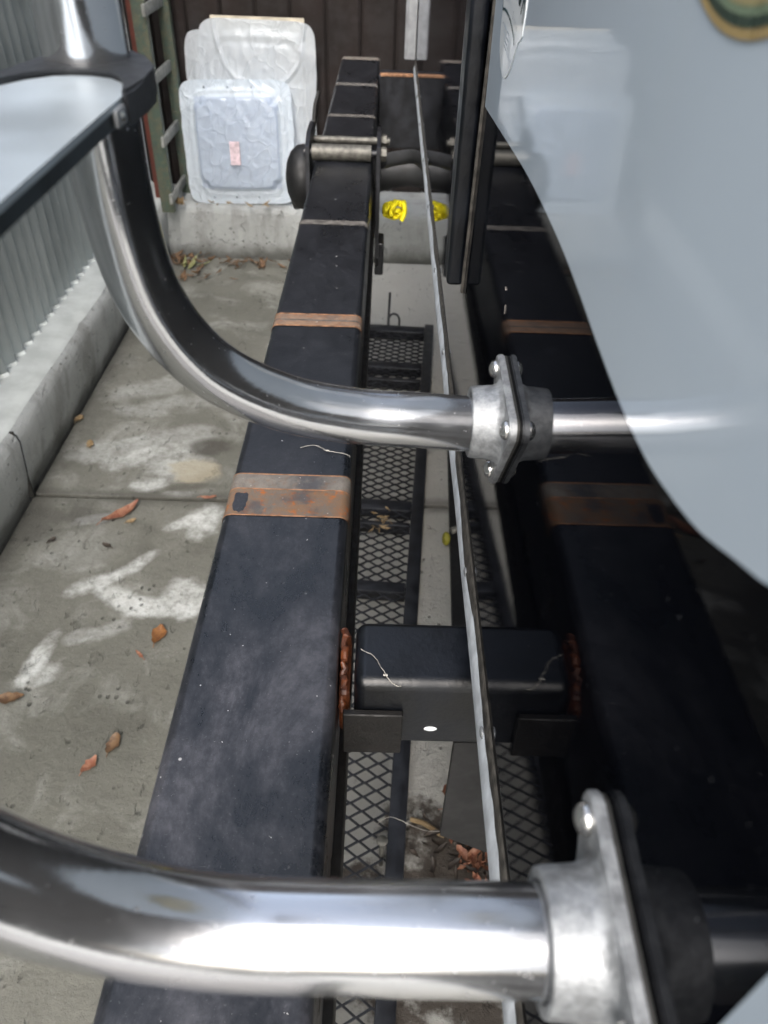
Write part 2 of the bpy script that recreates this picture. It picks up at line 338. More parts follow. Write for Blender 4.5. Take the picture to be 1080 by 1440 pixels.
def tube(path, r, seg=20, bm=None, cap=True, closed=False):
    bm = bm or bmesh.new(); P = [Vector(p) for p in path]; n = len(P); rings = []
    up = None
    for i, p in enumerate(P):
        a = P[(i - 1) % n] if (i or closed) else P[0]; c = P[(i + 1) % n] if (i < n - 1 or closed) else P[-1]
        t = (c - a).normalized()
        if up is None: up = t.orthogonal().normalized()
        up = (up - t * up.dot(t)).normalized(); sd_ = t.cross(up)
        rr = r[i] if isinstance(r, (list, tuple)) else r
        rings.append([bm.verts.new(p + (up * math.cos(2 * math.pi * j / seg) + sd_ * math.sin(2 * math.pi * j / seg)) * rr) for j in range(seg)])
    for i in range(n if closed else n - 1):
        A, B = rings[i], rings[(i + 1) % n]
        for j in range(seg): bm.faces.new((A[j], A[(j + 1) % seg], B[(j + 1) % seg], B[j]))
    if cap and not closed: bm.faces.new(rings[0]); bm.faces.new(rings[-1][::-1])
    return bm
def smooth_path(pts, n=10):
    P = [Vector(p) for p in pts]; P = [P[0] * 2 - P[1]] + P + [P[-1] * 2 - P[-2]]; out = []
    for i in range(1, len(P) - 2):
        for j in range(n):
            t = j / n; a, b, c, d = P[i - 1], P[i], P[i + 1], P[i + 2]
            out.append(0.5 * ((2 * b) + (c - a) * t + (2 * a - 5 * b + 4 * c - d) * t * t + (3 * b - a - 3 * c + d) * t ** 3))
    out.append(P[-2]); return out
def prism(outline, axis, a, b, bev=0.0, bm=None):
    """outline of 2D points extruded along an axis from a to b; axis 'x': (y,z), 'y': (x,z), 'z': (x,y)"""
    bm = bm or bmesh.new()
    f3 = {'x': lambda p, t: (t, p[0], p[1]), 'y': lambda p, t: (p[0], t, p[1]), 'z': lambda p, t: (p[0], p[1], t)}[axis]
    A = [bm.verts.new(f3(p, a)) for p in outline]; B = [bm.verts.new(f3(p, b)) for p in outline]
    fa = bm.faces.new(A); fb = bm.faces.new(B[::-1]); n = len(A)
    for i in range(n): bm.faces.new((A[i], B[i], B[(i + 1) % n], A[(i + 1) % n]))
    if bev:
        bmesh.ops.bevel(bm, geom=list({e for f in (fa, fb) for e in f.edges}), offset=bev, segments=2, affect='EDGES')
    return bm
def lathe_x(prof, y, z, seg=40, bm=None):
    """profile of (x, r) turned about the axis along X through y,z"""
    bm = bm or bmesh.new(); rings = []
    for x, r in prof:
        rings.append([bm.verts.new((x, y + r * math.cos(2 * math.pi * j / seg), z + r * math.sin(2 * math.pi * j / seg))) for j in range(seg)])
    for A, B in zip(rings, rings[1:]):
        for j in range(seg): bm.faces.new((A[j], A[(j + 1) % seg], B[(j + 1) % seg], B[j]))
    return bm

# ------------------------------------------------------------------ ground and kerbs
g = struct(obj('ground', bx(-60, 60, -60, 60, -0.4, -0.025), 'joint', smooth=False))
def slab(x0, x1, y0, y1):
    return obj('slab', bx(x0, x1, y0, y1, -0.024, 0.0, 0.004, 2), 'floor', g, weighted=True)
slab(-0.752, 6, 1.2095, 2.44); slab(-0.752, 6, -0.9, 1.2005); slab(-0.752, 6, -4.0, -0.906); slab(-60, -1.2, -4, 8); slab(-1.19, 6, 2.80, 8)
def wob(bm, amp, sc=14):
    for v in bm.verts:
        v.co += mnoise.noise_vector(v.co * sc) * amp
    return bm
def kerb_profile(bm, along, prof, a, b, n):
    rows = []
    for i in range(n + 1):
        t = a + (b - a) * i / n
        rows.append([bm.verts.new((p[0], t, p[1]) if along == 'y' else (t, p[0], p[1])) for p in prof])
    for A, B in zip(rows, rows[1:]):
        for j in range(len(prof) - 1): bm.faces.new((A[j], A[j + 1], B[j + 1], B[j]))
    return bm
pl = [(-0.760, -0.03), (-0.758, 0.01), (-0.752, 0.03), (-0.746, 0.06), (-0.742, 0.10), (-0.740, 0.135), (-0.744, 0.150), (-0.754, 0.158), (-0.770, 0.161), (-0.80, 0.162), (-0.84, 0.163), (-0.95, 0.163)]
kl = struct(obj('kerb', wob(kerb_profile(bmesh.new(), 'y', pl, -4, 1.196, 130), 0.0025), 'kerb', angle=60)); kl.name = 'left_kerb'
kl2 = obj('kerb_block', wob(kerb_profile(bmesh.new(), 'y', pl, 1.202, 2.75, 60), 0.0025), 'kerb', kl, angle=60)
pr = [(2.455, -0.03), (2.45, 0.02), (2.448, 0.06), (2.446, 0.10), (2.447, 0.135), (2.451, 0.150), (2.462, 0.158), (2.49, 0.160), (2.55, 0.161), (2.8, 0.161)]
struct(obj('rear_kerb', wob(kerb_profile(bmesh.new(), 'x', pr, -0.75, 6, 160), 0.003), 'kerb', angle=60))
obj('kerb_filler', bx(-0.95, -0.748, 1.1965, 1.2015, 0.0, 0.157), 'joint', kl)

M['topping'] = simple('pale_mortar_topping', (0.46, 0.485, 0.475), 0.85, vary=0.14, scale=18, bump=0.4)
bm = bmesh.new(); rows = []
for i in range(260):
    yy = -3.2 + 5.9 * i / 259; e = -0.757 + 0.0025 * mnoise.noise(Vector((yy * 7, 1, 1))); q = 0.0012
    rows.append([bm.verts.new(p) for p in ((-0.90, yy, 0.1655), (-0.82, yy, 0.1655 + .001 * mnoise.noise(Vector((yy * 20, 4, 1)))), (-0.79, yy, 0.1648), (e - 0.012, yy, 0.1635), (e, yy, 0.1590), (e + 0.004, yy, 0.1530))])
for p, q in zip(rows, rows[1:]):
    for j in range(5): bm.faces.new((p[j], p[j + 1], q[j + 1], q[j]))
obj('mortar_topping', bm, 'topping', kl, angle=60)

# ------------------------------------------------------------------ corrugated fence on the left kerb
cf_ = thing('corrugated_fence', 'tall grey corrugated metal fence standing on the left concrete kerb', 'fence', (-0.83, 1, 0.16))
PITCH = 0.046
def corr_sheet(y0, y1, z0, z1, xo):
    bm = bmesh.new(); n = int(round((y1 - y0) / PITCH * 10)); A = []
    for i in range(n + 1):
        y = y0 + (y1 - y0) * i / n; x = xo + 0.0080 * math.sin(2 * math.pi * y / PITCH)
        A.append([bm.verts.new((x, y, z)) for z in (z0, z1)])
    for p, q in zip(A, A[1:]): bm.faces.new((p[0], p[1], q[1], q[0]))
    bmesh.ops.solidify(bm, geom=bm.faces[:], thickness=0.0012); return bm
y = -3.2
while y < 2.7:
    obj('corrugated_sheet', corr_sheet(y, min(y + 0.782, 2.72), 0.163, 1.95, -0.838 + (0.0 if int(round((y + 3.2) / 0.76)) % 2 else 0.0025)), 'corr', cf_, angle=50); y += 0.76
bm = bmesh.new(); rows = []
n = 1500
for i in range(n + 1):                      # bead of pale mortar following the corrugations
    yy = -3.2 + 5.9 * i / n; x = -0.838 + 0.0080 * math.sin(2 * math.pi * yy / PITCH)
    wv = 0.0065 + 0.003 * mnoise.noise(Vector((yy * 30, 0, 0)))
    rows.append([bm.verts.new(p) for p in ((x - 0.002, yy, 0.174), (x + wv * 0.7, yy, 0.171), (x + wv, yy, 0.1645))])
for p, q in zip(rows, rows[1:]):
    for j in range(2): bm.faces.new((p[j], p[j + 1], q[j + 1], q[j]))
obj('mortar_bead', bm, 'mortar', cf_, angle=60)
obj('fence_rail', bx(-0.89, -0.848, -3.2, 2.7, 1.75, 1.82), 'corr', cf_)

# ------------------------------------------------------------------ brown fence at the back
bf = thing('brown_fence', 'dark brown vertical board fence behind the rear concrete kerb', 'fence', (0, 2.64, 0.16))
xx = -0.86; first = None
def board(x0, wd):
    o = [(x0, 2.647), (x0 + 0.008, 2.640), (x0 + wd - 0.008, 2.640), (x0 + wd, 2.647), (x0 + wd, 2.665), (x0, 2.665)]
    return prism(o, 'z', 0.163, 2.05, 0.0)
i = 0
first = obj('board', board(xx, 0.1015), 'brown_fence', bf, smooth=False)
for i in range(1, 44):
    c = copy_mesh(first, (i * 0.103 + random.uniform(-.001, .001), random.uniform(-.002, .002), 0), bf)
obj('fence_backing', bx(-0.9, 4, 2.668, 2.69, 0.163, 2.03), 'brown_fence', bf, smooth=False)

# ------------------------------------------------------------------ caravan
cv = thing('caravan', 'caravan seen along its glossy black and pale grey rear wall, steel bumper and ladder attached', 'caravan', (0, 0.6, 0.6))
WZ = 0.662
obj('rear_wall', bx(0.0, 0.03, -0.72, 1.93, WZ, 3.0), 'black_gloss', cv, smooth=False)
obj('body_shell', bx(0.0301, 3.2, -0.72, 1.93, WZ, 2.98), 'pale_gloss', cv, smooth=False, label='pale caravan body behind the rear wall')
obj('floor_pan', bx(0.02, 3.2, -0.70, 1.92, WZ - 0.03, WZ - 0.0005), 'under', cv, smooth=False)
curve = [(0.505, 0.8893), (0.441, 0.8942), (0.336, 0.9020), (0.265, 0.9040), (0.223, 0.9030), (0.190, 0.9010), (0.161, 0.9000), (0.138, 0.9010), (0.121, 0.9040), (0.106, 0.9080), (0.092, 0.9140), (0.081, 0.9190), (0.070, 0.9275), (0.058, 0.941), (0.046, 0.962), (0.036, 0.990)]
sp = [(p.x, p.y) for p in smooth_path([(a, b, 0) for a, b in curve], 6)]
outl = [(0.512, 2.9), (0.512, 0.8890)] + sp[1:] + [(0.028, 2.9)]
obj('pale_panel', prism(outl, 'x', -0.0006, 0.0005), 'pale_gloss', cv, smooth=False, label='pale grey swoosh panel of the rear wall')
obj('pale_panel', prism([(0.044, 0.70), (0.0425, 0.885), (0.020, 0.885), (0.020, 0.70)], 'x', -0.0006, 0.0005), 'pale_gloss', cv, smooth=False, label='short pale grey vertical stripe at the near end of the rear wall')
# black upright moulding with sealant line
mo = bx(-0.0125, -0.0008, 0.540, 0.572, 0.764, 3.0, 0.003, 3)
for v in mo.verts: v.co.y += -0.030 * max(0, min(1, (v.co.z - 0.74) / 0.25))
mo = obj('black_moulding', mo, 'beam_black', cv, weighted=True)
sl = tube(smooth_path([(-0.0004, 0.5385 - 0.030 * max(0, min(1, (z - 0.74) / 0.25)) + random.uniform(-.0008, .0008), z) for z in [0.760 + 0.02 * i for i in range(30)]], 3), 0.0016, 8)
obj('sealant_line', sl, 'sealant', mo)
obj('corner_moulding', bx(-0.024, -0.0007, 1.905, 1.93, 0.672, 3.0, 0.003, 3), 'grey_plastic', cv, weighted=True, label='pale corner moulding at the far end')
obj('corner_cap', bx(-0.020, -0.0007, 1.885, 1.905, 0.676, 3.0, 0.002, 2), 'grey_plastic', cv, weighted=True)
# aluminium bottom trim, slightly wavy sealant beside it
bm = bmesh.new(); rows = []
for i in range(301):
    yy = -0.6 + 2.48 * i / 300; wv = mnoise.noise(Vector((yy * 9, 3, 1))) * 0.0007
    rows.append([bm.verts.new(p) for p in ((-0.0002, yy, 0.6725), (-0.0012 + wv * .3, yy, 0.6710), (-0.0034 + wv, yy, 0.6630), (-0.0040 + wv, yy, 0.6600), (-0.0040 + wv, yy, 0.6540), (-0.0002, yy, 0.6530))])
for p, q in zip(rows, rows[1:]):
    for j in range(5): bm.faces.new((p[j], p[j + 1], q[j + 1], q[j]))
tr = obj('bottom_trim', bm, 'trim', cv, angle=30)
bm = bmesh.new(); rows = []
for i in range(601):
    yy = -0.6 + 2.48 * i / 600
    h = 0.0008 + 0.0022 * mnoise.noise(Vector((yy * 16, 7, 1))) + 0.0008 * mnoise.noise(Vector((yy * 90, 2, 1)))
    if 0.30 < yy < 0.46: h += 0.0028 * math.sin((yy - 0.30) / 0.16 * math.pi) ** 0.5
    h = max(h, 0.0)
    xf = lambda z: -0.0013 - (0.6708 - z) * 0.275
    rows.append([bm.verts.new(p) for p in ((-0.0002, yy, 0.6765 + h * 0.2), (-0.0011, yy, 0.6755 + h * 0.2), (-0.0018, yy, 0.6720), (xf(0.6705 - h) - 0.0005, yy, 0.6705 - h), (xf(0.6695 - h) + 0.0001, yy, 0.6695 - h))])
for p, q in zip(rows, rows[1:]):
    for j in range(4): bm.faces.new((p[j], p[j + 1], q[j + 1], q[j]))
obj('sealant_bead', bm, 'sealant', tr, angle=70)
for yy in (0.225, 0.34, 0.62, 0.80, 1.0, 1.2, 1.4, 1.6, 1.8):
    s_ = bmesh.new(); bmesh.ops.create_uvsphere(s_, u_segments=14, v_segments=8, radius=0.0034)
    for v in s_.verts: v.co = Vector((v.co.x * 0.35 - 0.0030, v.co.y + yy, v.co.z * .8 + 0.6655))
    obj('rivet', s_, 'cast', tr)

# ---- chassis beam under the wall, bracket plate, gusset
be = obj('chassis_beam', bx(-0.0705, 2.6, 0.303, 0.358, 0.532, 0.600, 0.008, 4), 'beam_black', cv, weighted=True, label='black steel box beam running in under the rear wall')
obj('gusset', prism([(0.0, 0.5315), (0.0, 0.4), (0.06, 0.36), (0.4, 0.36), (0.4, 0.5315)], 'y', 0.306, 0.312), 'under', be, smooth=False)
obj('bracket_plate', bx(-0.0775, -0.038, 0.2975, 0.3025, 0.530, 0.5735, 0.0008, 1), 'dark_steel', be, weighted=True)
hole = bmesh.new(); bmesh.ops.create_uvsphere(hole, u_segments=16, v_segments=8, radius=1)
for v in hole.verts: v.co = Vector((v.co.x * 0.0045 - 0.0185, v.co.y * 0.0008 + 0.3028, v.co.z * 0.0025 + 0.5525))
obj('painted_hole', hole, 'decal_white', be)  # white ellipsoid added as the bright opening of a hole in the beam
bm = bmesh.new()
pts = smooth_path([(-0.0775, 0.304, 0.566), (-0.0775, 0.309, 0.577), (-0.0778, 0.322, 0.588), (-0.0780, 0.340, 0.594), (-0.0782, 0.356, 0.591)], 8)
tube([p + Vector((random.uniform(-.0012, .0012), 0, random.uniform(-.0015, .0015))) for p in pts], [0.0014 + random.uniform(0, .0014) for _ in pts], 9, bm)
tube([(-0.077, 0.352, 0.588), (-0.077, 0.345, 0.560), (-0.077, 0.335, 0.535)], 0.003, 8, bm)
bx(-0.0805, -0.0735, 0.308, 0.354, 0.540, 0.583, 0.002, 1, bm)
obj('rusty_weld', bm, 'rust_deep', be, label='flaking rusty weld between bumper and beam')
# a few real scrapes of bare resin on the black wall
for (yy, z, ln, wd, a) in ((0.346, 0.837, .0022, .0005, 1.3), (0.352, 0.845, .0012, .0006, .4), (0.66, 0.83, .012, .0008, 1.5), (0.70, 0.87, .006, .0007, 1.45), (0.64, 0.815, .004, .0010, 1.6), (0.8, 0.93, .004, .0006, 1.3)):
    c, q = math.cos(a), math.sin(a)
    pts = [(yy + c * t * ln - q * s * wd * (1 - abs(t)) * random.uniform(.5, 1.2), z + q * t * ln + c * s * wd * (1 - abs(t))) for t, s in ((-1, 0), (-.4, 1), (.2, .7), (1, 0), (.3, -1), (-.5, -.6))]
    obj('scratch', prism(pts, 'x', -0.0005, 0.0002), 'scuff', cv, smooth=False)

# ---- stickers
def disc(r0, r1, yc, zc, x, seg=72, a0=0, a1=2 * math.pi):
    bm = bmesh.new(); A = []
    for j in range(seg + 1):
        t = a0 + (a1 - a0) * j / seg; A.append([bm.verts.new((x, yc + r * math.cos(t), zc + r * math.sin(t))) for r in (r0, r1)])
    for p, q in zip(A, A[1:]): bm.faces.new((p[0], p[1], q[1], q[0]))
    return bm
rd = obj('round_sticker', disc(0.0001, 0.060, 0.156, 1.0385, -0.0009), 'ring_tan', cv, smooth=False, label='round sticker with tan and green rings')
for nm, r1, m_ in (('ring', 0.0583, 'ring_dark'), ('ring', 0.0566, 'ring_green'), ('ring', 0.0552, 'ring_olive'), ('ring', 0.0525, 'ring_dark'), ('ring', 0.050, 'ring_olive')):
    obj(nm, disc(0.0001, r1, 0.156, 1.0385, -0.0009 - (0.0600 - r1) * 0.05), m_, rd, smooth=False)
stk = [(0.478, 1.03), (0.4755, 0.965), (0.4745, 0.945), (0.4735, 0.933), (0.468, 0.925), (0.458, 0.9195), (0.447, 0.9175), (0.437, 0.9180), (0.428, 0.9213), (0.420, 0.9262), (0.413, 0.932), (0.4065, 0.9385), (0.4015, 0.9395), (0.3965, 0.9425), (0.3945, 0.950), (0.3935, 0.965), (0.392, 1.03)]
st = obj('shield_sticker', prism(stk, 'x', -0.0010, -0.0006), 'decal_white', cv, smooth=False, label='white shield shaped sticker with dark lettering')
def stroke(pts, wd, m_, name='stripe'):
    bm = bmesh.new(); P = [Vector((p[0], p[1])) for p in pts]; rows = []
    for i, p in enumerate(P):
        t = (P[min(i + 1, len(P) - 1)] - P[max(i - 1, 0)]).normalized(); nn = Vector((-t.y, t.x)) * wd / 2
        rows.append([bm.verts.new((-0.00125, *(p + nn))), bm.verts.new((-0.00125, *(p - nn)))])
    for a, b in zip(rows, rows[1:]): bm.faces.new((a[0], a[1], b[1], b[0]))
    return obj(name, bm, m_, st, smooth=False)
SC = (0.440, 0.9325)
def q2(pts, n=8): return [(p.x, p.y) for p in smooth_path([(a, b, 0) for a, b in pts], n)]
stroke(q2([(0.4725, 0.9435), (0.459, 0.9445), (0.440, 0.9432), (0.425, 0.9398), (0.4155, 0.9362)]), 0.0013, 'decal_teal')
stroke([(0.4735, 0.9505), (0.4725, 0.9440)], 0.0012, 'decal_teal')
for i in range(4):
    stroke([(0.465 - i * .0045, 0.9385 - i * .0026), (0.440 - i * .0035, 0.9372 - i * .0030), (0.4275 - i * .001, 0.9345 - i * .0032)], 0.0008, 'decal_grey')
ol = stk[2:12]; stroke(q2([(a * 0.93 + 0.441 * 0.07, b * 0.93 + 0.94 * 0.07) for a, b in ol], 4), 0.0004, 'decal_grey')
for i in range(9):
    a = math.pi * (1.05 + 0.9 * i / 8); y0_, z0_ = 0.442 + 0.021 * math.cos(a), 0.9355 + 0.0135 * math.sin(a)
    stroke([(y0_, z0_), (y0_ + 0.002 * math.cos(a), z0_ + 0.0022 * math.sin(a))], 0.0009, 'decal_grey')
def text(s, y, z, size, rot, m_, sx=1.0):
    cu = bpy.data.curves.new('letter', 'FONT'); cu.body = s; cu.size = size; cu.align_x = 'CENTER'; cu.align_y = 'BOTTOM'; cu.offset = size * 0.012
    tmp = bpy.data.objects.new('tmp', cu); COL.objects.link(tmp)
    dg = bpy.context.evaluated_depsgraph_get(); me = bpy.data.meshes.new_from_object(tmp.evaluated_get(dg))
    bpy.data.objects.remove(tmp)
    c, q = math.cos(rot), math.sin(rot)
    off = root_loc(st)
    for v in me.vertices:
        u, w_ = v.co.x * sx, v.co.y; ru, rw = u * c - w_ * q, u * q + w_ * c
        v.co = Vector((-0.0013, y - ru, z + rw)) - off      # the wall is read from outside: text runs towards -Y
    me.materials.append(M[m_]); o = bpy.data.objects.new('letter', me); COL.objects.link(o); o.parent = st
for i, ch in enumerate('USTANDA'):
    t = i / 6; yy = 0.4685 - 0.064 * t; zz = 0.9545 - 0.010 * t * t - 0.002 * t
    text(ch, yy, zz, 0.032, -0.12 - 0.22 * t, 'decal_teal', 0.42)
for i, ch in enumerate('ESTABLISHED'):
    t = i / 10; text(ch, 0.4655 - 0.050 * t, 0.9480 - 0.0075 * t * t - 0.001 * t, 0.0048, -0.1 - 0.3 * t, 'decal_grey', 0.9)

# ---- bumper
bu = bx(-0.1815, -0.0815, -0.6, 2.345, 0.500, 0.600, 0.0075, 4)
bu = obj('bumper', bu, 'bumper', cv, weighted=True, label='square black steel bumper beam with rusty bare bands')
def band(y0, y1, mat, h=0.0006, label=None, x0=-0.180, x1=-0.083):
    """thin patch that wraps the top of the bumper and its rounded edges"""
    bm = bmesh.new(); prof = [(x0 - 0.0018, 0.585)]
    for a in range(0, 91, 15): prof.append((-0.174 - (0.0075 + h) * math.cos(R(a)), 0.5925 + (0.0075 + h) * math.sin(R(a))))
    for a in range(90, -1, -15): prof.append((-0.089 + (0.0075 + h) * math.cos(R(a)), 0.5925 + (0.0075 + h) * math.sin(R(a))))
    prof.append((x1 + 0.0018 + 0.0006, 0.585)); rows = []
    n = max(2, int((y1 - y0) / 0.004))
    for i in range(n + 1):
        e0, e1 = mnoise.noise(Vector((1, 1, y0 * 50))) * 0, 0
        rows.append([bm.verts.new((p[0], y0 + (y1 - y0) * i / n + mnoise.noise(Vector((p[0] * 90, y0 * 40, i * 0.0))) * 0.0009, p[1])) for p in prof])
    for A, B in zip(rows, rows[1:]):
        for j in range(len(prof) - 1): bm.faces.new((A[j], A[j + 1], B[j + 1], B[j]))
    return obj('rust_band', bm, mat, bu, angle=60, label=label)
band(0.4640, 0.4970, 'rust', 0.0005, 'orange rusted bare strip'); band(0.4970, 0.5180, 'rust_pale', 0.0005, 'greyish rusted strip')
for yy in (0.4640, 0.4972, 0.5175): band(yy - 0.0007, yy + 0.0007, 'rust_edge', 0.00065)
band(0.791, 0.820, 'rust_tan', 0.0005, 'tan rusted strip'); band(0.7900, 0.7925, 'rust_edge', 0.0008); band(0.8185, 0.821, 'rust_edge', 0.0008); band(0.8035, 0.8065, 'scuff', 0.0008)
band(1.105, 1.123, 'scuff', 0.0005); band(1.715, 1.735, 'scuff', 0.0005); band(2.00, 2.028, 'scuff', 0.0005); band(2.305, 2.343, 'rust_pale', 0.0005, 'worn end of the bumper')
# dark paint islands inside the near rusty band
for (x, y, a, b_) in ((-0.1695, 0.480, .0055, .0115),):
    o = []
    for t in range(40):
        an = 2 * math.pi * t / 40; ca, sa = math.cos(an), math.sin(an); kk = 1 / (abs(ca) ** 5 + abs(sa) ** 5) ** 0.2
        n_ = 1 + 0.22 * mnoise.noise(Vector((ca * 2.5 + x * 99, sa * 2.5, 1)))
        o.append((x + a * ca * kk * n_, y + b_ * sa * kk * n_))
    obj('paint_island', prism(o, 'z', 0.6001, 0.60075), 'bumper', bu, smooth=False)
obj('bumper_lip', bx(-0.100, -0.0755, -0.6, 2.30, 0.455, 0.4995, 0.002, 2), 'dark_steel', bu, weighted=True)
obj('bumper_end_bracket', bx(-0.0805, 0.30, 2.10, 2.16, 0.44, 0.606, 0.004, 3), 'black_steel', bu, weighted=True, label='black box bracket behind the far end of the bumper')
obj('worn_edge', bx(-0.076, 0.10, 2.098, 2.112, 0.603, 0.6085, 0.001, 2), 'rust_edge', bu, weighted=True)

# ---- ladder
def arc_path(y, ztop):
    k_ = [(0.0, -.0015, .803), (-.02, -.003, .804), (-.045, -.005, .8065), (-.072, -.0075, .8095), (-.103, -.0115, .8185), (-.131, -.017, .838), (-.1475, -.023, .869), (-.152, -.028, .905), (-.1515, -.031, .94), (-.151, -.033, .98), (-.150, -.036, 1.1)]
    P = smooth_path([(a, y + b, c) for a, b, c in k_], 8)
    return P + [Vector((-.150, y - .037, 1.4)), Vector((-.150, y - .037, ztop))]
def arc_near(y, ztop):
    P = [(0.0, y, 0.803), (-0.04, y, 0.803), (-0.079, y, 0.803)]
    for a in range(4, 90, 4): P.append((-0.079 - 0.082 * math.sin(R(a)), y, 0.885 - 0.082 * math.cos(R(a))))
    return P + [(-0.161, y, 0.885), (-0.161, y, 0.92), (-0.161, y, ztop)]
TH = (33, 153, 272)
def plate(y, z, hd, r):
    o = []
    for a0 in TH:
        cy_, cz_ = y + (hd - r) * math.cos(R(a0)), z + (hd - r) * math.sin(R(a0))
        for a in range(-56, 57, 14): o.append((cy_ + r * math.cos(R(a0 + a)), cz_ + r * math.sin(R(a0 + a))))
    return o
def flange(y, z=0.803, tilt=0.0):
    fl = obj('mounting_flange', prism(plate(y, z, 0.0345, 0.0068), 'x', -0.0044, -0.0012, 0.0006), 'cast', cv, angle=30, label='cast metal flange plate holding the ladder tube')
    obj('gasket', prism(plate(y, z, 0.0338, 0.0068), 'x', -0.0012, -0.0001), 'gasket', fl)
    obj('collar', lathe_x([(-0.0042, 0.0200), (-0.0056, 0.0182), (-0.0080, 0.0172), (-0.0162, 0.0166), (-0.0176, 0.0163), (-0.0180, 0.0155), (-0.0176, 0.0138), (-0.0158, 0.0128)], y, z, 56), 'cast', fl, angle=40)
    base = None
    for a0 in TH:
        a = R(a0); yy, zz = y + 0.0275 * math.cos(a), z + 0.0275 * math.sin(a)
        prof = [(-0.0042, 0.0042), (-0.0054, 0.0043), (-0.0066, 0.0037), (-0.0075, 0.0024), (-0.0079, 0.0010), (-0.0079, 0.00002)]
        s1 = obj('screw', lathe_x(prof, yy, zz, 18), 'screw', fl)
    return fl
for y in (0.299, 0.075):
    obj('ladder_rail', tube((arc_path if y > .2 else arc_near)(y, 2.4), 0.0127, 56), 'tube', cv, angle=60, label='polished ladder rail, the far one' if y > .2 else 'polished ladder rail, the near one')
    flange(y)
ARC = [(-0.1303, 0.2285), (-0.1311, 0.2343), (-0.1341, 0.2427), (-0.1383, 0.2476), (-0.1452, 0.2503), (-0.1510, 0.2502), (-0.1561, 0.2485), (-0.1625, 0.2419), (-0.1655, 0.2342), (-0.170, 0.222), (-0.176, 0.205)]
def tread(z):
    mir = lambda P: [(x, 0.342 - y) for x, y in P][::-1]
    t = obj('ladder_tread', prism(ARC + mir(ARC), 'z', z - 0.0017, z, 0.0006), 'tread', cv, angle=30, label='flat brushed ladder tread')
    side = [(x + (0.0012 if x < -0.14 else -0.0007), y) for x, y in ARC]
    obj('tread_side', prism(side + mir(side), 'z', z - 0.0058, z - 0.0017), 'tread_side', t, angle=30)
    inn = [(-0.1285, 0.2250), (-0.1301, 0.2262)] + [(x, y + 0.0003) for x, y in ARC[1:]]
    back = [(-0.1765, 0.2070), (-0.1712, 0.2300), (-0.1680, 0.2450), (-0.1655, 0.2600), (-0.1640, 0.2720), (-0.1575, 0.2820), (-0.1480, 0.2835), (-0.1400, 0.2790), (-0.1340, 0.2715), (-0.1300, 0.2620), (-0.1282, 0.2530), (-0.1276, 0.2400), (-0.1276, 0.2300)]
    o = inn + back
    for oo in (o, mir(o)):
        obj('bracket', prism(oo, 'z', z - 0.0068, z + 0.0018, 0.0009), 'black_plastic', t, angle=40)
    obj('lug', bx(-0.1306, -0.1291, 0.2165, 0.2248, z - 0.0056, z - 0.0012, 0.0006, 2), 'cast', t, weighted=True)
    obj('screw', lathe_x([(-0.1291, 0.0014), (-0.1286, 0.0011), (-0.1284, 0.0001)], 0.2205, z - 0.0034, 14), 'screw', t)
for z in (0.9503, 1.225, 1.505, 1.785): tread(z)

# ------------------------------------------------------------------ clamp on the bumper, hose, yellow strap
cl = thing('bumper_clamp', 'black steel clamp with two cross rods bolted over the bumper', 'clamp', (-0.13, 1.45, 0.6))
obj('clamp_rod', tube([(-0.200, 1.495, 0.613), (-0.052, 1.495, 0.613)], 0.0065, 20), 'galv', cl)
obj('roller', tube([(-0.186, 1.415, 0.613), (-0.084, 1.415, 0.613)], 0.0135, 24), 'galv', cl)
obj('clamp_rod', tube([(-0.200, 1.415, 0.613), (-0.062, 1.415, 0.613)], 0.006, 18), 'black_steel', cl)
obj('side_plate', prism([(1.375, 0.47), (1.39, 0.628), (1.43, 0.642), (1.50, 0.642), (1.53, 0.628), (1.54, 0.47)], 'x', -0.196, -0.189, 0.001), 'black_steel', cl)
obj('side_plate', prism([(1.385, 0.44), (1.395, 0.628), (1.43, 0.636), (1.50, 0.636), (1.52, 0.628), (1.53, 0.52), (1.50, 0.42), (1.42, 0.41)], 'x', -0.0745, -0.0675, 0.001), 'black_steel', cl)
obj('lug', bx(-0.0745, -0.0575, 1.42, 1.475, 0.392, 0.455, 0.004, 3), 'black_steel', cl, weighted=True)
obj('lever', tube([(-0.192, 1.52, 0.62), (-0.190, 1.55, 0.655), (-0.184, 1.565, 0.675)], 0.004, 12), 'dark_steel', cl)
for yy in (1.495, 1.415):
    o = [(yy + 0.012 * math.cos(R(a)), 0.613 + 0.012 * math.sin(R(a))) for a in range(0, 360, 60)]
    obj('nut', prism(o, 'x', -0.0670, -0.0575, 0.001), 'galv', cl, angle=25)
obj('rubber_pad', lathe_x([(-0.1965, 0.052), (-0.205, 0.055), (-0.217, 0.052), (-0.227, 0.043), (-0.234, 0.028), (-0.237, 0.012), (-0.2375, 0.0001)], 1.45, 0.560, 36), 'rubber', cl, angle=60)
hs_ = obj('hose', tube(smooth_path([(-0.25, 1.66, 0.46), (-0.15, 1.65, 0.48), (-0.07, 1.62, 0.515), (-0.02, 1.62, 0.527), (0.03, 1.62, 0.522), (0.10, 1.62, 0.50), (0.25, 1.64, 0.47), (0.6, 1.7, 0.46)], 10), 0.029, 28), 'hose')
tag(hs_, 'thick black rubber hose running under the caravan to the right of the clamp', 'hose')
h2 = obj('hose', tube(smooth_path([(-0.066, 1.46, 0.588), (-0.03, 1.50, 0.585), (0.0, 1.54, 0.575), (0.03, 1.56, 0.55), (0.08, 1.62, 0.52), (0.2, 1.7, 0.5)], 8), 0.0125, 18), 'hose')
tag(h2, 'thinner black hose above the thick one, right of the clamp nuts', 'hose')
bm = bmesh.new()
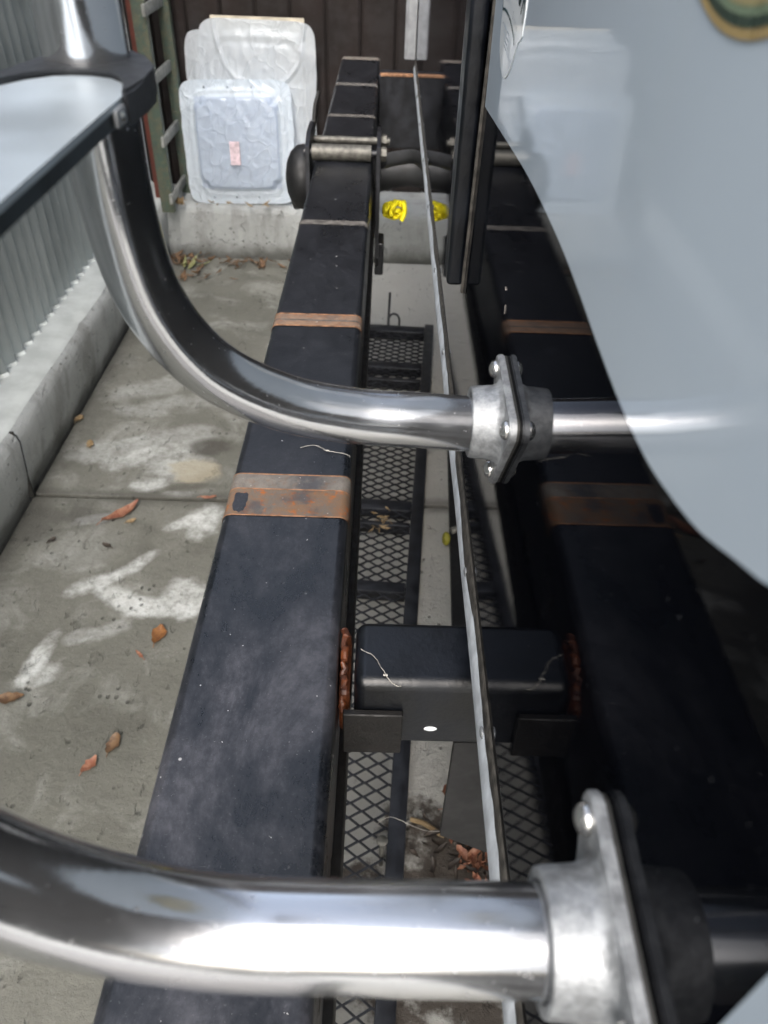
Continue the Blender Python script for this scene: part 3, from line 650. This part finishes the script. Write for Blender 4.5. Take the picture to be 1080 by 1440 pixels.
def ribbon(pts, wd, bm):
    P = smooth_path(pts, 8); rows = []
    for i, p in enumerate(P):
        t = (P[min(i + 1, len(P) - 1)] - P[max(i - 1, 0)]).normalized(); sdv = t.cross(Vector((0.25 * math.sin(i * .4), 0, 1))).cross(t).normalized() * wd / 2
        rows.append([bm.verts.new(p + sdv), bm.verts.new(p - sdv)])
    for a, b in zip(rows, rows[1:]): bm.faces.new((a[0], a[1], b[1], b[0]))
for cx_, cz_, ra, rb, ti, ph in ((-.040, .493, .019, .0115, .35, 0), (-.044, .490, .014, .010, -.5, .8), (-.033, .496, .013, .0125, .9, 1.7), (-.048, .497, .010, .012, 1.3, 2.0)):
    pts = []
    for t in range(28):
        a = 2 * math.pi * t / 28
        pts.append((cx_ + ra * math.cos(a), 1.49 + 0.012 * math.sin(a + ph) * ti + 0.002 * math.sin(5 * a), cz_ + rb * math.sin(a) * math.cos(ti * .5) + .0015 * math.sin(3 * a + ph)))
    tube(pts, 0.0042, 8, bm, closed=True)
tube(smooth_path([(-.030, 1.50, .500), (-.022, 1.485, .508), (-.020, 1.48, .495), (-.026, 1.475, .484)], 6), .0042, 8, bm)
for v in bm.verts: v.co.y = 1.49 + (v.co.y - 1.49) * 2.0
tag(obj('yellow_strap', bm, 'yellow', angle=70), 'small looped bundle of bright yellow strap hanging below the black hose', 'strap')

# ------------------------------------------------------------------ wrapped plastic covers leaning on the back fence
def cover(name, w_, h_, dome, mat, seed, n=90, dm=None, arc=False):
    """moulded plastic hatch cover in clear wrap: rounded flange, raised pan, creased film"""
    bm = bmesh.new(); grid = []
    for i in range(n + 1):
        row = []
        for j in range(n + 1):
            u, v = -1 + 2 * i / n, -1 + 2 * j / n
            rr = 0.14
            # squircle mapping gives rounded corners
            k_ = (abs(u) ** 9 + abs(v) ** 9) ** (1 / 9); mx = max(abs(u), abs(v)) or 1; s_ = mx / k_ if k_ else 1
            x, z = u * s_ * w_ / 2, v * s_ * h_ / 2
            e = max(abs(u), abs(v)); ex = (abs(u) ** 7 + abs(v) ** 7) ** (1 / 7)
            t = max(0, min(1, (0.80 - ex) / 0.10)); t = t * t * (3 - 2 * t)
            rim = math.exp(-((ex - 0.82) / 0.05) ** 2) * 0.004
            d = -dome * t * (0.75 + 0.25 * (1 - min(1, ex / 0.75) ** 2)) - rim
            q = Vector((u * 3.1 + seed, v * 3.1, seed)); a = 1 - abs(mnoise.noise(q * 1.3)) * 2.2
            b_ = 1 - abs(mnoise.noise(Vector((u * 6 + v * 4, v * 5 - u * 2, seed * 2)))) * 3
            d -= max(0, a) ** 10 * 0.0015 + max(0, b_) ** 10 * 0.0012 * (0.4 + 0.6 * (v > 0))
            if arc:
                ra = math.hypot(u * 0.95 - 0.05, (v - 0.92) * 1.15); d -= 0.005 * math.exp(-((ra - 0.74) / 0.025) ** 2)
            d += mnoise.noise(Vector((u * 9, v * 9, seed))) * 0.0012
            x += mnoise.noise(Vector((u * 4, v * 5, seed + 3))) * 0.003 * (e > .97); 
            row.append(bm.verts.new((x, d, z + h_ / 2)))
        grid.append(row)
    for i in range(n):
        for j in range(n): bm.faces.new((grid[i][j], grid[i + 1][j], grid[i + 1][j + 1], grid[i][j + 1]))
    bmesh.ops.solidify(bm, geom=bm.faces[:], thickness=0.006)
    bmesh.ops.recalc_face_normals(bm, faces=bm.faces)
    return bm
def lean(bm, x, y, z, ang, roll):
    m_ = Matrix.Translation((x, y, z)) @ Matrix.Rotation(R(roll), 4, 'Y') @ Matrix.Rotation(R(-ang), 4, 'X')
    return m_
def place_cover(x, y, z, ang, roll, w_, h_, dome, mat, dmat, seed, label, arc=False):
    t = thing('hatch_cover', label, 'hatch cover', (x, y, z), 'wrapped plastic hatch covers leaning on the fence')
    t.rotation_euler = (Matrix.Rotation(R(roll), 3, 'Y') @ Matrix.Rotation(R(-abs(ang)), 3, 'X')).to_euler()
    bm = cover('c', w_, h_, dome, mat, seed, arc=arc)
    me = bpy.data.meshes.new('cover_shell'); bm.to_mesh(me); bm.free(); put_mesh(me, mat, True, 60)
    me.materials.append(M[dmat])
    for p in me.polygons:
        c = p.center
        if max(abs(c.x) / (w_ / 2), abs(c.z - h_ / 2) / (h_ / 2)) < 0.74: p.material_index = 1
    o = bpy.data.objects.new('cover_shell', me); COL.objects.link(o); o.parent = t
    return t
def local_part(name, bm, mat, t, **kw):
    me = bpy.data.meshes.new(name); bmesh.ops.recalc_face_normals(bm, faces=bm.faces); bm.to_mesh(me); bm.free(); put_mesh(me, mat)
    o = bpy.data.objects.new(name, me); COL.objects.link(o); o.parent = t
    return o
fc = place_cover(-0.500, 2.475, 0.1625, -10, -1.5, 0.335, 0.342, 0.022, 'film_white', 'film_dome', 1.7, 'front square white hatch cover in clear wrap with a small paper label')
local_part('label', bx(-0.024, 0.006, -0.0345, -0.0315, 0.115, 0.180, 0.0005, 1), 'paper', fc)
for x in (-0.09, -0.02, 0.05):
    for z in (0.322, 0.020):
        s_ = bmesh.new(); bmesh.ops.create_uvsphere(s_, u_segments=12, v_segments=6, radius=0.0035)
        for v in s_.verts: v.co = Vector((v.co.x + x, v.co.y * .5 - 0.0030, v.co.z + z))
        local_part('screw_hole', s_, 'decal_grey', fc)
place_cover(-0.447, 2.545, 0.163, -6, 0.6, 0.345, 0.482, 0.006, 'film_grey', 'film_grey', 4.2, 'taller wrapped hatch cover behind the front one, creased plastic over its top', arc=True)
place_cover(-0.500, 2.572, 0.163, -5, -1.0, 0.31, 0.452, 0.004, 'film_grey', 'film_grey', 8.1, 'wrapped cover sticking out at the left behind the taller one')
cb = thing('board_sheet', 'thin cream edged sheet at the back of the wrapped covers', 'sheet', (-0.435, 2.60, 0.163)); cb.rotation_euler = (R(-2.0), 0, 0)
local_part('panel', bx(-0.142, 0.130, -0.006, 0.0, 0.0, 0.484, 0.002, 2), 'card', cb)

# ------------------------------------------------------------------ old wooden ladder and red post in the corner
ol_ = thing('wooden_ladder', 'old wooden ladder with flaking green paint standing in the corner', 'ladder', (-0.71, 2.4, 0.162))
obj('stile', wob(bx(-0.735, -0.697, 2.375, 2.400, 0.162, 1.9, 0.002, 2), 0.001), 'ladder_green', ol_)
obj('stile', wob(bx(-0.712, -0.680, 2.560, 2.590, 0.162, 1.9, 0.002, 2), 0.001), 'ladder_green', ol_)
for z in (0.205, 0.365, 0.525, 0.685, 0.85, 1.01, 1.17, 1.33, 1.49, 1.65):
    obj('rung', bx(-0.7035, -0.6940, 2.360, 2.600, z - 0.014, z + 0.014, 0.002, 2), 'ladder_rung', ol_)
rp = obj('red_post', bx(-0.783, -0.752, 2.50, 2.53, 0.162, 1.9, 0.003, 2), 'redpost'); tag(rp, 'narrow red brown upright post beside the green wooden ladder', 'post')

# ------------------------------------------------------------------ expanded mesh ramp lying on the concrete
rm = thing('mesh_ramp', 'black steel ramp of expanded mesh lying on the concrete under the bumper', 'ramp', (-0.04, 0.0, 0.0))
rm.rotation_euler = (0, 0, -math.atan(0.065))
def rl(bm, name, mat, smooth=True, stuff=False):
    me = bpy.data.meshes.new(name); bmesh.ops.recalc_face_normals(bm, faces=bm.faces); bm.to_mesh(me); bm.free(); put_mesh(me, mat, smooth)
    o = bpy.data.objects.new(name, me); COL.objects.link(o); o.parent = rm
    if stuff: o['kind'] = 'stuff'
    return o
rl(bx(-0.024, 0.0, -0.45, 1.955, 0.004, 0.030, 0.002, 2), 'side_frame', 'black_steel'); rl(bx(-0.198, -0.176, -0.45, 1.955, 0.004, 0.030, 0.002, 2), 'side_frame', 'black_steel')
for yy, wd in ((1.925, 0.035), (1.725, 0.030), (1.655, 0.012), (1.17, 0.030), (1.115, 0.010), (0.945, 0.026), (0.12, 0.03), (-0.2, 0.03)):
    rl(bx(-0.1755, -0.0245, yy - wd / 2, yy + wd / 2, 0.004, 0.0275, 0.002, 2), 'cross_bar', 'black_steel')
bm = bmesh.new(); DX, DY = 0.034, 0.0105
def strand(p, q, wd, th):
    p, q = Vector(p), Vector(q); t = (q - p).normalized(); s_ = Vector((-t.y, t.x, 0)) * wd / 2; u = Vector((0, 0, th / 2))
    vs = [bm.verts.new(c) for c in (p - s_ - u, p + s_ - u, p + s_ + u, p - s_ + u, q - s_ - u, q + s_ - u, q + s_ + u, q - s_ + u)]
    for f in ((0, 1, 5, 4), (1, 2, 6, 5), (2, 3, 7, 6), (3, 0, 4, 7)): bm.faces.new([vs[i] for i in f])
ny = int(2.40 / DY); nx = int(0.1525 / DX)
for i in range(ny):
    for j in range(nx + 1):
        cx_ = -0.1800 + j * DX + (0 if i % 2 else DX / 2); cy_ = -0.45 + i * DY
        if cx_ > -0.012: continue
        strand((cx_ - DX / 2, cy_, 0.022), (cx_, cy_ + DY, 0.0245), 0.0024, 0.003); strand((cx_ + DX / 2, cy_, 0.022), (cx_, cy_ + DY, 0.0245), 0.0024, 0.003)
rl(bm, 'expanded_mesh', 'black_steel', False, True)
rl(tube(smooth_path([(-0.125, 1.955, 0.02), (-0.125, 1.97, 0.06), (-0.125, 1.99, 0.10)], 5), 0.0035, 10), 'hook', 'black_steel')
rl(tube([(-0.125 + 0.015 - 0.015 * math.cos(R(a)), 1.965, 0.03 + 0.02 * math.sin(R(a))) for a in range(0, 181, 15)] + [(-0.095, 1.96, 0.01)], 0.003, 10), 'hook', 'black_steel')
eb = bmesh.new(); bmesh.ops.create_uvsphere(eb, u_segments=14, v_segments=8, radius=0.0075)
for v in eb.verts: v.co = Vector((v.co.x - 0.030, v.co.y + 0.47, v.co.z * 0.5 + 0.060))
tube([(-0.030, 0.47, 0.058), (-0.030, 0.468, 0.0)], 0.003, 10, eb)
rl(eb, 'bolt', 'galv')

# ------------------------------------------------------------------ things on the floor under the caravan
mt = bx(0.0, 0.5, 0.0, 1.42, 0.0, 0.014, 0.003, 2)
for v in mt.verts: v.co = Matrix.Rotation(-0.040, 3, 'Z') @ v.co + Vector((0.064, 0.58, 0.0005))
tag(obj('rubber_mat', mt, 'rubber', weighted=True), 'flat black rubber mat on the concrete under the caravan', 'mat')
vv = thing('air_valve', 'small dull yellow capped hose end lying at the edge of the black mat', 'valve', (0.075, 1.08, 0.014))
s_ = bmesh.new(); bmesh.ops.create_uvsphere(s_, u_segments=14, v_segments=10, radius=0.013)
for v in s_.verts: v.co = Vector((v.co.x * 0.62 + 0.076, v.co.y * .9 + 1.08, v.co.z * 1.1 + 0.024))
M['olive'] = simple('dull_yellow_plastic', (0.22, 0.20, 0.02), 0.5)
obj('cap', s_, 'olive', vv); obj('hose_end', tube([(0.085, 1.09, 0.035), (0.11, 1.10, 0.04), (0.16, 1.10, 0.03)], 0.007, 14), 'galv', vv)

# ------------------------------------------------------------------ leaves
def leaf_bm(L, W, curl, seed, bm=None, M4=None):
    bm = bm or bmesh.new(); rnd = random.Random(seed); rows = []; n = 7
    for i in range(n + 1):
        t = i / n; wd = W * math.sin(math.pi * min(1, t * 0.94 + 0.03)) ** 0.75 * rnd.uniform(0.66, 1.15)
        z = curl * L * (t - 0.5) ** 2 * 1.8 + rnd.uniform(0, 0.02) * L
        y = (t - 0.5) * L; bend = curl * 0.12 * L * math.sin(t * 3)
        rows.append([Vector((-wd / 2 + bend, y, z + curl * W * 0.45 + rnd.uniform(0, .05) * W)), Vector((-wd / 4 + bend, y, z + curl * W * .1)), Vector((bend, y, z)), Vector((wd / 4 + bend, y, z + curl * W * .12)), Vector((wd / 2 + bend, y, z + curl * W * 0.5 + rnd.uniform(0, .08) * W))])
    R_ = [[bm.verts.new((M4 @ p) if M4 else p) for p in r] for r in rows]
    for a, b in zip(R_, R_[1:]):
        for j in range(4): bm.faces.new((a[j], a[j + 1], b[j + 1], b[j]))
    e = [Vector((0, -0.5 * L, rows[0][2].z)), Vector((0.02 * L, -0.68 * L, rows[0][2].z * .6))]
    if M4: e = [M4 @ p for p in e]
    tube(e, 0.0007, 5, bm)
    return bm
LV = [(-0.560, 1.150, .082, .022, 42, 'leaf_red', 'long curled red brown leaf just below the slab joint'), (-0.745, 1.475, .030, .018, 10, 'leaf_tan', 'small tan leaf lying against the left kerb'),
      (-0.689, 1.376, .030, .017, -20, 'leaf_tan', 'small pale brown leaf a little right of the kerb'), (-0.668, 1.067, .018, .012, 40, 'leaf_dark', 'tiny dark leaf scrap left of the red leaf'),
      (-0.416, 0.842, .040, .022, 5, 'leaf_orange', 'orange brown leaf standing out beside the black bumper'), (-0.436, 0.800, .022, .006, -45, 'leaf_red', 'thin dark sliver of leaf beside the orange one'),
      (-0.612, 0.710, .044, .020, 82, 'leaf_brown', 'curled brown leaf at the left picture edge on concrete'), (-0.433, 0.635, .033, .017, 12, 'leaf_brown', 'rolled brown leaf right of the two low leaves'),
      (-0.457, 0.600, .030, .016, 28, 'leaf_red', 'dull reddish leaf left of the two low leaves'), (-0.562, 1.056, .022, .012, -60, 'leaf_dark', 'dark little leaf below the red brown leaf'),
      (-0.399, 1.207, .034, .010, 85, 'leaf_red', 'flat red leaf lying on the slab joint by the bumper'), (-0.535, 1.128, .020, .012, 60, 'leaf_tan', 'small tan bit touching the long red leaf')]
for i, (x, y, L, W, a, m_, lb) in enumerate(LV):
    o = obj('fallen_leaf', leaf_bm(L, W * 1.15, 0.22, i + 3), m_, None, angle=80); o.location = (x, y, 0.0035); o.rotation_euler = (R(random.uniform(-6, 6)), R(random.uniform(-8, 8)), -R(a))
    tag(o, lb, 'leaf', 'fallen leaves on the concrete')
def litter(name, pts, mat, label, zf=0.004):
    bm = bmesh.new()
    for i, (x, y, z, L) in enumerate(pts):
        m4 = Matrix.Translation((x, y, z + zf)) @ Matrix.Rotation(random.uniform(0, 6.28), 4, 'Z') @ Matrix.Rotation(random.uniform(-.5, .5), 4, 'X') @ Matrix.Rotation(random.uniform(-.6, .6), 4, 'Y')
        leaf_bm(L, L * random.uniform(.25, .5), random.uniform(.1, .5), i, bm, m4)
    o = obj(name, bm, mat, angle=80); o['kind'] = 'stuff'; tag(o, label, 'leaf litter'); return o
def cluster(cx_, cy_, rx, ry, n, L, z=0): return [(cx_ + random.gauss(0, rx), min(2.432, cy_ + random.gauss(0, ry)), z + random.uniform(0, .012), random.uniform(L * .6, L * 1.3)) for _ in range(n)]
litter('leaf_litter', cluster(-0.71, 2.38, .05, .03, 26, .032) + cluster(-0.64, 2.27, .05, .03, 16, .03), 'leaf_brown', 'drift of brown leaves in the corner of the two kerbs')
litter('leaf_litter', cluster(-0.50, 2.385, .08, .02, 34, .032), 'leaf_brown', 'rust brown leaves along the foot of the rear kerb')
litter('leaf_litter', cluster(-0.66, 2.36, .02, .015, 4, .05), 'leaf_green', 'few yellow green leaves among the brown ones by the kerb')
litter('leaf_litter', cluster(0.082, 0.485, .018, .05, 60, .022), 'leaf_red', 'reddish leaf heap on the dirt below the bottom trim')
litter('leaf_litter', cluster(0.07, 0.46, .04, .05, 60, .020), 'leaf_dark', 'dark rotting leaves below the bottom trim')
litter('leaf_litter', [(0.078, 0.53, .02, .030), (0.084, 0.515, .022, .028), (0.088, 0.525, .02, .026), (.080, .505, .022, .028)], 'leaf_green', 'pale green shoots lying on the reddish leaf heap')
tw = obj('twig', tube(smooth_path([(0.0, 0.528, .008), (0.02, 0.520, .010), (0.045, 0.505, .006)], 5), [0.0035] * 10 + [0.002], 8), 'leaf_tan'); tag(tw, 'short tan twig lying across the pale concrete strip', 'twig')
litter('leaf_litter', cluster(-0.68, 2.50, .02, .02, 6, .04, 0.165) + cluster(-0.55, 2.465, .06, .008, 6, .022, 0.162) + cluster(-.40, 2.468, .02, .006, 2, .022, .162), 'leaf_tan', 'dry leaf scraps on top of the rear kerb')
litter('leaf_litter', cluster(-0.055, 1.10, .018, .02, 16, .012, 0.028), 'leaf_tan', 'dry leaf crumbs caught in the mesh ramp')

# cobwebs and grit on the bumper and beam
def web(pts, label):
    bm = bmesh.new()
    P = smooth_path(pts, 8); tube([p + Vector((random.uniform(-.0003, .0003), random.uniform(-.0004, .0004), random.uniform(0, .0003))) for p in P], [random.uniform(.00018, .0004) for _ in P], 5, bm)
    q = P[len(P) // 2]; bx(q.x - .0018, q.x + .0012, q.y - .0007, q.y + .0008, q.z, q.z + .0009, .0003, 1, bm)
    tag(obj('cobweb', bm, 'cobweb'), label, 'cobweb')
web([(-0.128, 0.557, .6008), (-0.115, 0.560, .6012), (-0.103, 0.552, .6015), (-0.088, 0.549, .6010), (-0.083, 0.546, .600)], 'fine cobweb thread on the bumper above the wide rusty band')
web([(-0.067, 0.330, .6008), (-0.058, 0.324, .6012), (-0.050, 0.309, .6010), (-0.045, 0.3045, .598), (-0.040, .3035, .597)], 'cobweb with a pale flake on the near edge of the beam')
web([(0.0 - .05, 0.47, .10), (-0.03, 0.47, .12), (0.01, 0.46, .11), (.05, .45, .13)], 'loose cobweb thread hanging over the pale concrete strip')
S.render.engine = 'CYCLES'
